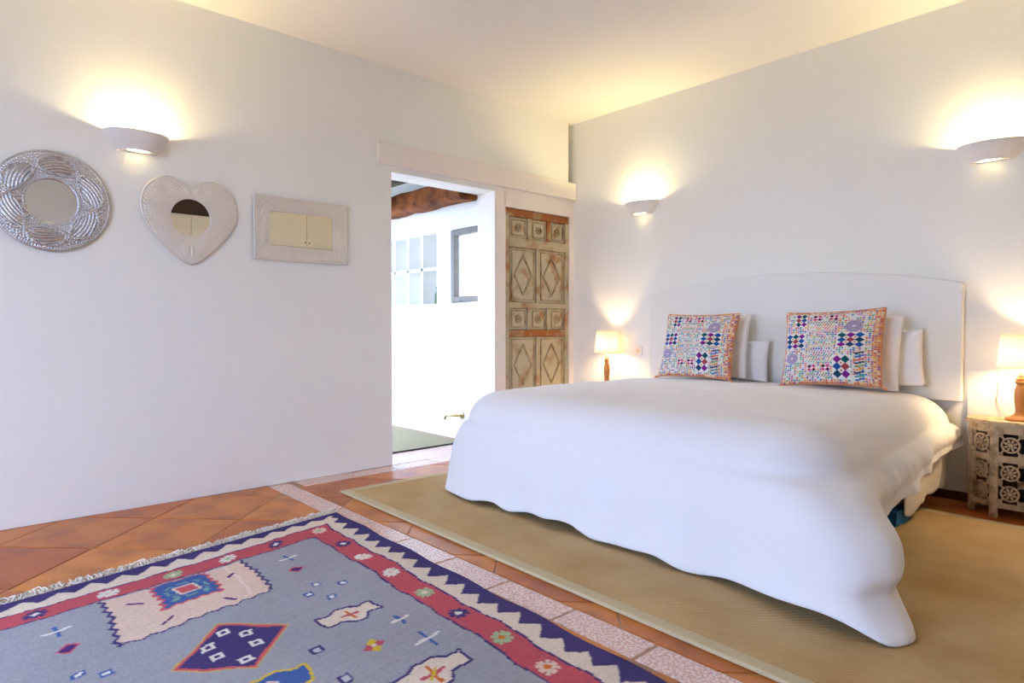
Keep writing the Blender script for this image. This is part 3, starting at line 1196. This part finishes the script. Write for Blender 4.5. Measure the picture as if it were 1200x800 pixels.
# embroidered cushions
def cushion_cols(A, B, seed=0):
    """A to the right 0..1, B up 0..1"""
    rng = np.random.RandomState(seed)
    Y = 1 - B
    P = Paint(A, Y, (216, 214, 204))
    bright = [(214, 92, 60), (60, 150, 140), (226, 160, 60), (150, 80, 160), (60, 110, 180), (220, 120, 150), (110, 160, 90)]
    nA, nY = 36, 36
    ci = np.clip((A * nA).astype(int), 0, nA - 1)
    cj = np.clip((Y * nY).astype(int), 0, nY - 1)
    fa, fy = A * nA - ci, Y * nY - cj
    pal = np.array(bright)
    idx = rng.randint(0, len(bright), (nA, nY))
    on = rng.rand(nA, nY) < .72
    dot = (np.hypot(fa - .5, fy - .5) < .44) & on[ci, cj]
    P.c[dot] = pal[idx[ci, cj]][dot] * .85 + np.array([216, 214, 204]) * .15
    # rows of running stitches and triangles in the middle
    for r, y0 in enumerate((.17, .24, .30, .42, .50, .58, .64, .71, .90)):
        w_ = (np.abs(Y - y0) < .016) & (A > .27) & (A < .56)
        P.put(w_, (226, 222, 212))
        zig = w_ & (((A * 34 + (Y - y0) * 26) % 1) < .38)
        c_ = [(40, 36, 50), (206, 120, 60), (190, 60, 90), (60, 150, 150), (210, 150, 60), (160, 70, 140), (50, 50, 60), (100, 150, 120), (60, 60, 80)][r]
        P.put(zig, c_)
    # pinwheels
    for (u, v) in ((.36, .10), (.53, .10), (.33, .80), (.48, .80)):
        P.rect(u - .045, u + .045, v - .04, v + .04, (232, 190, 196))
        for a, b in ((-1, -1), (1, 1)):
            P.dia(u + a * .024, v + b * .022, .024, .022, (60, 20, 46))
        for a, b in ((-1, 1), (1, -1)):
            P.dia(u + a * .024, v + b * .022, .024, .022, (206, 76, 120))
        P.dia(u, v, .014, .014, (236, 230, 220))
    # pale beds and diamond groups
    BL, TE, PU, BR, NV = (34, 82, 150), (22, 84, 88), (128, 36, 126), (160, 66, 72), (34, 66, 92)
    groups = [(.155, .07, 2, 3, [PU, TE, BR, BL, NV, PU], .062, .060), (.055, .36, 3, 3, [BL, TE, PU, NV, BR, BL, BL, PU, NV], .072, .066),
              (.635, .36, 3, 3, [TE, PU, BL, BL, BR, NV, PU, NV, BL], .088, .066), (.60, .69, 2, 3, [PU, TE, BL, BR, NV, PU], .082, .095)]
    for (u0, v0, nx, ny, cl, du, dv_) in groups:
        P.rect(u0 - du * .6, u0 + du * (nx - .4), v0 - dv_ * .6, v0 + dv_ * (ny - .4), (226, 222, 212))
        for j in range(ny):
            for i in range(nx):
                P.dia(u0 + i * du, v0 + j * dv_, du * .56, dv_ * .56, cl[j * nx + i])
        for j in range(ny - 1):
            for i in range(nx - 1):
                P.dia(u0 + (i + .5) * du, v0 + (j + .5) * dv_, du * .34, dv_ * .34, (236, 226, 200))
                P.dia(u0 + (i + .5) * du, v0 + (j + .5) * dv_, du * .16, dv_ * .16, (150, 70, 40))
    # rosettes
    for (u, v, r) in ((.74, .235, .085), (.105, .665, .070)):
        d = np.hypot(A - u, Y - v)
        P.put(d < r, (176, 168, 184))
        P.put((d < r) & ((d / r * 4) % 1 < .40), (132, 104, 146))
        P.put((d < r * .25), (216, 196, 206))
    # wavy ladder bottom right
    for k in range(9):
        v = .60 + k * .042
        wv = (np.abs(Y - v - .012 * np.sin((A - .74) * 40)) < .010) & (A > .765) & (A < .86)
        P.put(wv, bright[(k * 3 + 1) % 7] if k % 3 else (30, 60, 90))
    # orange border
    bd = (A > .925) | (A < .02) | (Y < .04) | (Y > .97)
    P.put(bd, (214, 176, 142))
    d2_ = bd & (np.hypot(fa - .5, fy - .5) < .42)
    pal2 = np.array([(222, 130, 70), (206, 90, 80), (150, 90, 160), (226, 196, 140), (226, 216, 196), (200, 130, 130), (228, 160, 90)])
    idx2 = rng.randint(0, 7, (nA, nY))
    P.c[d2_] = pal2[idx2[ci, cj]][d2_]
    return srgb2lin(P.c)


for k, (x, y, z, W, H, tl, yw, rl, lab) in enumerate([
        (-2.44, 3.955, .850, .545, .462, 17, 3, 0, 'embroidered patchwork cushion on the doorway half of the bed'),
        (-1.545, 3.955, .856, .56, .462, 16, 2, -2.5, 'larger embroidered patchwork cushion on the bed, near the carved table')]):
    o, outl = pillow('embroidered_cushion', W, H, .12, 'embroidery', 200, .055, 11 + k, lambda A, B: cushion_cols(A, B, 5 + k))
    place(o, x, y, z, tl, yw, rl)
    tag(o, lab, 'cushion', 'embroidered cushions on the bed')
    mb = MB()
    mb.tube(outl[::4], .005, 6, True)
    mb.build('piping', 'piping', o, True)
    for (ix) in (0, 199):
        p = outl[ix]
        mb = MB()
        sg = -1 if ix == 0 else 1
        mb.tube([(p[0], 0, p[2]), (p[0] + sg * .012, -.004, p[2] - .008), (p[0] + sg * .026, -.006, p[2] - .014)], [.004, .009, .005], 8)
        mb.build('tassel', 'piping', o, True)


# ------------------------------------------------------------------ bedside tables
def fret_cell(mb, cx, cz, w, h, y0, y1, mtx):
    r = min(w, h) / 2
    mb.ring(cx, cz, r * .66, r * .84, y0, y1, 18, mtx)
    mb.ring(cx, cz, .0005, r * .20, y0, y1, 8, mtx)
    for k in range(8):
        a = k * PI / 4 + PI / 8
        c_, s_ = math.cos(a), math.sin(a)
        p1, p2, pm = r * .16, r * .70, r * .43
        wd = r * .13
        mb.prism([(cx + c_ * p1, cz + s_ * p1), (cx + c_ * pm - s_ * wd, cz + s_ * pm + c_ * wd), (cx + c_ * p2, cz + s_ * p2), (cx + c_ * pm + s_ * wd, cz + s_ * pm - c_ * wd)], y0, y1, mtx)
    for a in (-1, 1):
        for b in (-1, 1):
            mb.bar((cx + a * r * .52, cz + b * r * .52), (cx + a * w / 2, cz + b * h / 2), r * .17, y0, y1, mtx)
            mb.ring(cx + a * w / 2 * .92, cz + b * h / 2 * .92, r * .14, r * .30, y0, y1, 10, mtx)


def fret_panel(name, face, z0, z1, wd, parent):
    """one carved panel on face (centre, yaw)"""
    (cx, cy, yaw) = face
    mtx = Matrix.Translation((cx, cy, 0)) @ Matrix.Rotation(yaw, 4, 'Z')
    mb = MB()
    h = z1 - z0
    nz = max(1, round(h / .105))
    nx = max(1, round(wd / (h / nz)))
    for k in range(nz):
        for j in range(nx):
            fret_cell(mb, -wd / 2 + wd * (j + .5) / nx, z0 + h * (k + .5) / nz, wd / nx, h / nz, .003, .013, mtx)
    return mb.build(name, 'tablewood', parent)


def make_table():
    t = empty('carved_side_table')
    HWX, HWY, CXX, CYY, TZ = .245, .118, .125, .095, .495
    def octo(hx_, hy_, cx_, cy_):
        return [(-hx_ + cx_, -hy_), (hx_ - cx_, -hy_), (hx_, -hy_ + cy_), (hx_, hy_ - cy_ * .2), (hx_ - cx_ * .2, hy_), (-hx_ + cx_ * .2, hy_), (-hx_, hy_ - cy_ * .2), (-hx_, -hy_ + cy_)]
    O = octo(HWX, HWY, CXX, CYY)
    # top slab
    vs, n = [], 8
    bmt = bmesh.new()
    for zz in (TZ - .024, TZ):
        pass
    T = octo(HWX + .018, HWY + .006, CXX, CYY)
    a = [bmt.verts.new((p[0], p[1], TZ - .024)) for p in T]
    b = [bmt.verts.new((p[0], p[1], TZ)) for p in T]
    bmt.faces.new(a[::-1])
    bmt.faces.new(b)
    for i in range(8):
        bmt.faces.new((a[i], a[(i + 1) % 8], b[(i + 1) % 8], b[i]))
    bmesh.ops.recalc_face_normals(bmt, faces=bmt.faces)
    bmesh.ops.bevel(bmt, geom=bmt.edges[:], offset=.005, segments=2, affect='EDGES')
    mb = MB()
    mb.merge(bmt)
    mb.build('table_top', 'tablewood', t)
    # faces
    for i in (7, 0, 1, 2, 6):
        p, q = O[i], O[(i + 1) % 8]
        cx, cy = (p[0] + q[0]) / 2, (p[1] + q[1]) / 2
        L = math.hypot(q[0] - p[0], q[1] - p[1])
        yaw = math.atan2(q[1] - p[1], q[0] - p[0])
        mtx = Matrix.Translation((cx, cy, 0)) @ Matrix.Rotation(yaw, 4, 'Z')
        h = L / 2
        sw = .022 if L > .1 else .012
        mb = MB()                                    # frame of the face
        mb.box(-h, -h + sw, -.001, .016, .0, TZ - .024, .002, 1, mtx)
        mb.box(h - sw, h, -.001, .016, .0, TZ - .024, .002, 1, mtx)
        mb.box(-h + sw, h - sw, 0, .016, .435, TZ - .024, 0, 1, mtx)
        mb.box(-h + sw, h - sw, 0, .016, .288, .322, 0, 1, mtx)
        mb.box(-h + sw, h - sw, 0, .016, .052, .078, 0, 1, mtx)
        fr = mb.build('face_frame', 'tablewood', t)
        wd = L - 2 * sw
        if wd > .03:
            fret_panel('fret_panel', (cx, cy, yaw), .322, .435, wd, fr)
            fret_panel('fret_panel', (cx, cy, yaw), .078, .288, wd, fr)
    mb = MB()
    mb.box(-HWX + .03, HWX - .03, HWY - .012, HWY, .05, TZ - .024)
    mb.build('back_board', 'darkwood', t)
    # turned up leg posts at the corners
    for p in O:
        k = .93
        MB().box(p[0] * k - .012, p[0] * k + .012, p[1] * k - .008, p[1] * k + .012, 0, TZ - .026, .002, 1).build('leg', 'tablewood', t)
    return t


TAX, TAY = -.655, 4.160
tb = make_table()
tb.location = (TAX, TAY, 0)
tag(tb, 'pale fretwork-carved side table with angled corners beside the cream sheet', 'table', 'carved bedside tables')
tb2 = copy_tree(tb)
tb2.location = (-3.43, TAY, 0)
tb2['label'] = 'pale carved side table hidden behind the bed, under the lamp near the antique door'


# table lamps
def make_lamp():
    t = empty('table_lamp')
    prof = [(0, 0), (.062, 0), (.064, .006), (.060, .014), (.045, .020), (.030, .028), (.024, .036), (.020, .046), (.021, .07), (.025, .10),
            (.0265, .13), (.024, .158), (.019, .178), (.0165, .188), (.022, .193), (.024, .199), (.022, .205), (.016, .208), (.021, .214), (.021, .220), (0, .220)]
    MB().lathe(prof, 32).build('base', 'lampwood', t, True)
    MB().lathe([(0, .2201), (.015, .2201), (.014, .24), (.009, .252), (.008, .29), (0, .29)], 20).build('collar', 'lampcollar', t, True)
    z0, z1 = .272, .450
    mb = MB()
    mb.lathe([(.101, z0), (.084, z1), (.0825, z1), (.0995, z0), (.101, z0)], 48)
    mb.build('lamp_shade', 'shade', t, True)
    mb = MB()
    mb.ring(0, 0, .0995, .1025, -.003, .003, 48, Matrix.Translation((0, 0, z0 + .003)) @ Matrix.Rotation(PI / 2, 4, 'X'))
    mb.build('shade_rim', 'shade', t)
    mb = MB()
    mb.ring(0, 0, .0825, .0855, -.003, .003, 48, Matrix.Translation((0, 0, z1 - .003)) @ Matrix.Rotation(PI / 2, 4, 'X'))
    mb.build('shade_rim', 'shade', t)
    mb = MB()
    mb.lathe([(0, .290), (.012, .295), (.022, .325), (.024, .345), (.018, .365), (0, .374)], 14)
    mb.build('bulb', 'bulb_lamp', t, True)
    return t


lp = make_lamp()
lp.location = (-.688, 4.165, .4955)
tag(lp, 'lit table lamp with turned wood base on the carved table beside the cream sheet', 'lamp', 'bedside table lamps')
lp2 = copy_tree(lp)
lp2.location = (-3.425, 4.165, .4955)
lp2['label'] = 'lit table lamp glowing between the bed and the antique door corner'
# cord down the wall to the lamp on the carved table
mb = MB()
cp = [(-.80, YB - .022, .745), (-.802, YB - .024, .66), (-.81, YB - .022, .58), (-.79, YB - .024, .53), (-.76, YB - .04, .504), (-.72, 4.20, .502)]
mb.tube([(p[0] + .688, p[1] - 4.165, p[2] - .4955) for p in cp], .0028, 6)
mb.build('power_cord', 'cord', lp, True)

# wall socket
so = MB().box(-.04, .04, -.010, 0, -.04, .04, .004).build('wall_socket', 'switch')
so.location = (-3.205, YB - .0005, .785)
tag(so, 'small white wall socket between lamp and headboard', 'socket')
mb = MB()
mb.ring(0, 0, .0005, .019, -.0105, -.0095, 18)
mb.build('recess', 'lampcollar', so)
for a in (-.008, .008):
    mb = MB()
    mb.ring(a, 0, .0004, .003, -.0112, -.0100, 8)
    mb.build('pin_hole', 'hole', so)


# ------------------------------------------------------------------ wall sconces (built facing -Y)
def make_sconce():
    t = empty('wall_sconce')
    n = 40

    def half(rx, ry, z):
        return [(rx * math.cos(PI * i / n), -ry * abs(math.sin(PI * i / n)) ** .9 - .001, z) for i in range(n + 1)]
    prof = [(.156, .122, .098), (.153, .119, .086), (.142, .111, .056), (.120, .099, .028), (.098, .088, .008), (.092, .084, 0)]
    th = .007
    outer = [half(rx, ry, z) for rx, ry, z in prof]
    inner = [half(rx - th, ry - th, max(z, .006)) for rx, ry, z in prof]
    rows = outer[::-1] + inner
    # close below with a slotted bottom
    vs = [v for r in rows for v in r]
    W = n + 1
    fs = []
    for k in range(len(rows) - 1):
        for i in range(n):
            fs.append((k * W + i, k * W + i + 1, (k + 1) * W + i + 1, (k + 1) * W + i))
    pydata('bowl', vs, fs, 'sconce', t, True)
    # bottom plate with an oval slot
    cen = (0, -.045)
    def outl(a):
        c_, s_ = math.cos(a), math.sin(a)
        best = 9
        poly = [(p[0], p[1]) for p in outer[-1]]
        poly.append(poly[0])
        for (x0, y0), (x1, y1) in zip(poly, poly[1:]):
            dx, dy = x1 - x0, y1 - y0
            det = c_ * (-dy) + dx * s_
            if abs(det) < 1e-9:
                continue
            rx, ry = x0 - cen[0], y0 - cen[1]
            tt = (rx * (-dy) + dx * ry) / det
            uu = (c_ * ry - s_ * rx) / det
            if tt > 0 and -1e-6 <= uu <= 1 + 1e-6:
                best = min(best, tt)
        return (cen[0] + c_ * best, cen[1] + s_ * best)
    K = 48
    vs, fs = [], []
    for zz in (.0005, .006):
        for k in range(K):
            a = 2 * PI * k / K
            vs.append((*outl(a), zz))
        for k in range(K):
            a = 2 * PI * k / K
            vs.append((cen[0] + .056 * math.cos(a), cen[1] + .024 * math.sin(a), zz))
    for k in range(K):
        j = (k + 1) % K
        fs += [(k, j, K + j, K + k), (2 * K + k, 3 * K + k, 3 * K + j, 2 * K + j), (K + k, K + j, 3 * K + j, 3 * K + k)]
    pydata('slotted_base', vs, fs, 'sconce', t)
    mb = MB()
    mb.tube([(-.030, -.055, .060), (.030, -.055, .060)], .011, 10)
    mb.build('bulb', 'bulb_sconce', t, True)
    K2 = 32
    dvs = [(cen[0] + .0565 * math.cos(2 * PI * k / K2), cen[1] + .0245 * math.sin(2 * PI * k / K2), .0035) for k in range(K2)]
    dfs = [tuple(range(K2))[::-1]]
    pydata('diffuser', dvs, dfs, 'frost', t)
    mb = MB()
    mb.box(-.05, .05, -.006, 0, .01, .09)
    mb.build('wall_plate', 'sconce', t)
    return t


sc = make_sconce()
sc.location = (XA + .001, .83, 1.915)
sc.rotation_euler = (0, 0, PI / 2)
tag(sc, 'lit white half-bowl wall sconce above the round and heart mirrors', 'wall light', 'half-bowl uplighter sconces')
s2 = copy_tree(sc)
s2.location = (-3.165, YB - .001, 1.893)
s2.rotation_euler = (0, 0, 0)
s2['label'] = 'lit white half-bowl wall sconce above the lamp near the antique door'
s3 = copy_tree(sc)
s3.location = (-.855, YB - .001, 1.880)
s3.rotation_euler = (0, 0, 0)
s3['label'] = 'lit white half-bowl wall sconce above the lamp on the carved table'


# ------------------------------------------------------------------ mirrors on the left wall (built facing -Y)
def relief_frame(name, inner, outer, hfun, m, parent, nr=40):
    """inner/outer: matching lists of (x,z); hfun(i, f, x, z) gives relief"""
    n = len(inner)
    vs, fs = [], []
    for k in range(nr + 1):
        f = k / nr
        for i in range(n):
            x = inner[i][0] * (1 - f) + outer[i][0] * f
            z = inner[i][1] * (1 - f) + outer[i][1] * f
            vs.append((x, -hfun(i / n, f, x, z), z))
    for i in range(n):                       # back edge rows
        vs.append((outer[i][0], -.001, outer[i][1]))
    for k in range(nr + 1):
        for i in range(n):
            j = (i + 1) % n
            fs.append((k * n + i, (k + 1) * n + i, (k + 1) * n + j, k * n + j))
    o = pydata(name, vs, fs, m, parent, True)
    return o


def leaf(a, f, ca, cf, la, lf, tilt):
    da = ((a - ca + .5) % 1 - .5)
    u = da * math.cos(tilt) + (f - cf) * math.sin(tilt) * .2
    v = (f - cf) * math.cos(tilt) - da * math.sin(tilt) * 5
    d = abs(u / la) ** 1.6 + abs(v / lf) ** 1.6
    return d


# round mirror
def h_round(a, f, x, z):
    h = .010 + .010 * math.sin(PI * f) ** .5
    if f < .07 or f > .94:
        h += .004
    if .08 < f < .15:
        h += .003 * (math.sin(a * 2 * PI * 90) > 0)
    if .86 < f < .93:
        h += .003 * (math.sin(a * 2 * PI * 130) > 0)
    if .16 < f < .85:
        # six leaf-shaped lobes between hatched fields
        best = min(leaf(a, f, k / 6 + .06, .5, .075, .33, .0) for k in range(6))
        if best < 1:
            h += .008 * (1 - best) ** .4
            h += .0022 * math.sin((f * 30 + a * 60) * 2)
        else:
            h += .003 * (math.sin(a * 2 * PI * 80) * math.sin(f * 42) > .1)
        if .92 < best < 1.3:
            h += .006
    return h


t = empty('round_mirror', (XA + .0005, .452, 1.607), PI / 2)
N_ = 540
ci = [(.107 * math.cos(2 * PI * i / N_), .107 * math.sin(2 * PI * i / N_)) for i in range(N_)]
co = [(.250 * math.cos(2 * PI * i / N_), .250 * math.sin(2 * PI * i / N_)) for i in range(N_)]
relief_frame('embossed_frame', ci, co, h_round, 'silver', t, 60)
mb = MB()
mb.ring(0, 0, .0005, .110, -.009, -.001, 64)
mb.build('mirror_glass', 'mirror', t)
tag(t, 'round wall mirror with wide embossed silver frame', 'mirror', 'metal-framed mirrors on the left wall')

# heart mirror
hr = [(0, .170), (.022, .182), (.06, .204), (.105, .216), (.15, .211), (.195, .186), (.230, .145), (.249, .09), (.252, .03), (.236, -.03), (.20, -.09), (.15, -.15), (.09, -.21), (.04, -.25), (.012, -.263), (0, -.265)]


def catmull(P, n=14):
    out = []
    for i in range(len(P) - 1):
        p0 = P[max(0, i - 1)]
        p1, p2 = P[i], P[i + 1]
        p3 = P[min(len(P) - 1, i + 2)]
        for k in range(n):
            t = k / n
            out.append(tuple(.5 * ((2 * p1[d]) + (-p0[d] + p2[d]) * t + (2 * p0[d] - 5 * p1[d] + 4 * p2[d] - p3[d]) * t * t + (-p0[d] + 3 * p1[d] - 3 * p2[d] + p3[d]) * t ** 3) for d in (0, 1)))
    out.append(P[-1])
    return out


half_ = catmull(hr)
ho = half_ + [(-p[0], p[1]) for p in half_[-2:0:-1]]
hi_ = []
for p in ho:
    a = math.atan2(p[1], p[0])
    hi_.append((.103 * math.cos(a), .103 * math.sin(a)))


def h_heart(a, f, x, z):
    h = .008 + .010 * math.sin(PI * f) ** .6
    if f < .06 or f > .93:
        h += .004
    if .80 < f < .92:
        h += .002 * (math.sin(a * 2 * PI * 80) > 0)
    if .08 < f < .2:
        h += .002 * (math.sin(a * 2 * PI * 60) > 0)
    if .25 < f < .78:
        h += .0025 * math.sin(a * 2 * PI * 12) * math.sin((f - .25) / .53 * PI) + .0014 * math.sin(x * 330) * math.sin(z * 330)
    return h


t = empty('heart_mirror', (XA + .0005, 1.095, 1.598), PI / 2)
relief_frame('embossed_frame', hi_[::-1], ho[::-1], h_heart, 'pale_silver', t, 40)
mb = MB()
mb.ring(0, 0, .0005, .106, -.008, -.001, 64)
mb.build('mirror_glass', 'mirror', t)
tag(t, 'heart-shaped wall mirror with pale embossed metal frame and round glass', 'mirror', 'metal-framed mirrors on the left wall')

# rectangular mirror
RW, RH, IW, IH = .305, .196, .204, .104


def rect_pts(w_, h_, n=60):
    P = []
    for (x0, z0, x1, z1) in ((-w_, -h_, w_, -h_), (w_, -h_, w_, h_), (w_, h_, -w_, h_), (-w_, h_, -w_, -h_)):
        for k in range(n):
            P.append((x0 + (x1 - x0) * k / n, z0 + (z1 - z0) * k / n))
    return P


def h_rect(a, f, x, z):
    h = .012
    if f < .08:
        h = .006 + .1 * f
    if f > .93:
        h += .003
    if .14 < f < .32 or .72 < f < .88:
        s_ = x if abs(z) / IH > abs(x) / IW else z
        h += .003 * (math.sin(s_ * 2 * PI * 75) > 0)
    if .36 < f < .68:
        s_ = x if abs(z) / RH > abs(x) / RW else z
        h += .003 * math.sin(s_ * 2 * PI * 16 + f * 12) * math.sin((f - .36) / .32 * PI)
    return h


t = empty('rectangular_mirror', (XA + .0005, 1.754, 1.588), PI / 2)
relief_frame('embossed_frame', rect_pts(IW, IH, 110), rect_pts(RW, RH, 110), h_rect, 'pale_silver', t, 44)
MB().box(-IW - .004, IW + .004, -.006, -.001, -IH - .004, IH + .004).build('mirror_glass', 'mirror', t).rotation_euler = (0, 0, math.radians(-.5))
tag(t, 'rectangular wall mirror with pale embossed metal frame beside the doorway', 'mirror', 'metal-framed mirrors on the left wall')

# ------------------------------------------------------------------ cupboards seen in the mirrors (right wall)
def cupboard(name, y0, y1, z1, seam, label, split):
    t = empty(name, (XR - .3, (y0 + y1) / 2, 0))
    cy = (y0 + y1) / 2
    MB().box(-.27, .298, y0 - cy, y1 - cy, 0, z1, .004).build('body', 'cream', t)
    for a, b, hs in ((y0, seam, 1), (seam, y1, -1)):
        for z0_, z1_, zk in ((.08, split, split - .9), (split + .01, z1 - .02, split + .07)):
            d = MB().box(-.292, -.271, a - cy + .003, b - cy - .003, z0_, z1_, .004).build('door', 'cream', t)
            mb = MB()
            yk = (seam - .03 if hs > 0 else seam + .03) - cy
            mb.lathe([(0, 0), (.008, 0), (.008, .012), (.016, .02), (.012, .03), (0, .032)], 14, Matrix.Translation((-.292, yk, zk)) @ Matrix.Rotation(-PI / 2, 4, 'Y'))
            mb.build('knob', 'brass', d, True)
    tag(t, label, 'cupboard')


cupboard('cupboard', 3.10, 4.268, 2.78, 3.88, 'tall cream cupboard with double doors facing the rectangular mirror', 2.10)
cupboard('cupboard', 1.8, 3.09, 2.40, 2.45, 'cream cupboard facing the heart mirror with a dark chest on top', 1.9)
ch = empty('storage_chest', (XR - .28, 2.5, 2.401))
tag(ch, 'dark wooden chest on top of the lower cream cupboard', 'chest')
MB().box(-.22, .22, -.42, .42, 0, .24, .006).build('body', 'darkwood', ch)
MB().box(-.23, .23, -.43, .43, .242, .30, .01).build('lid', 'darkwood', ch)
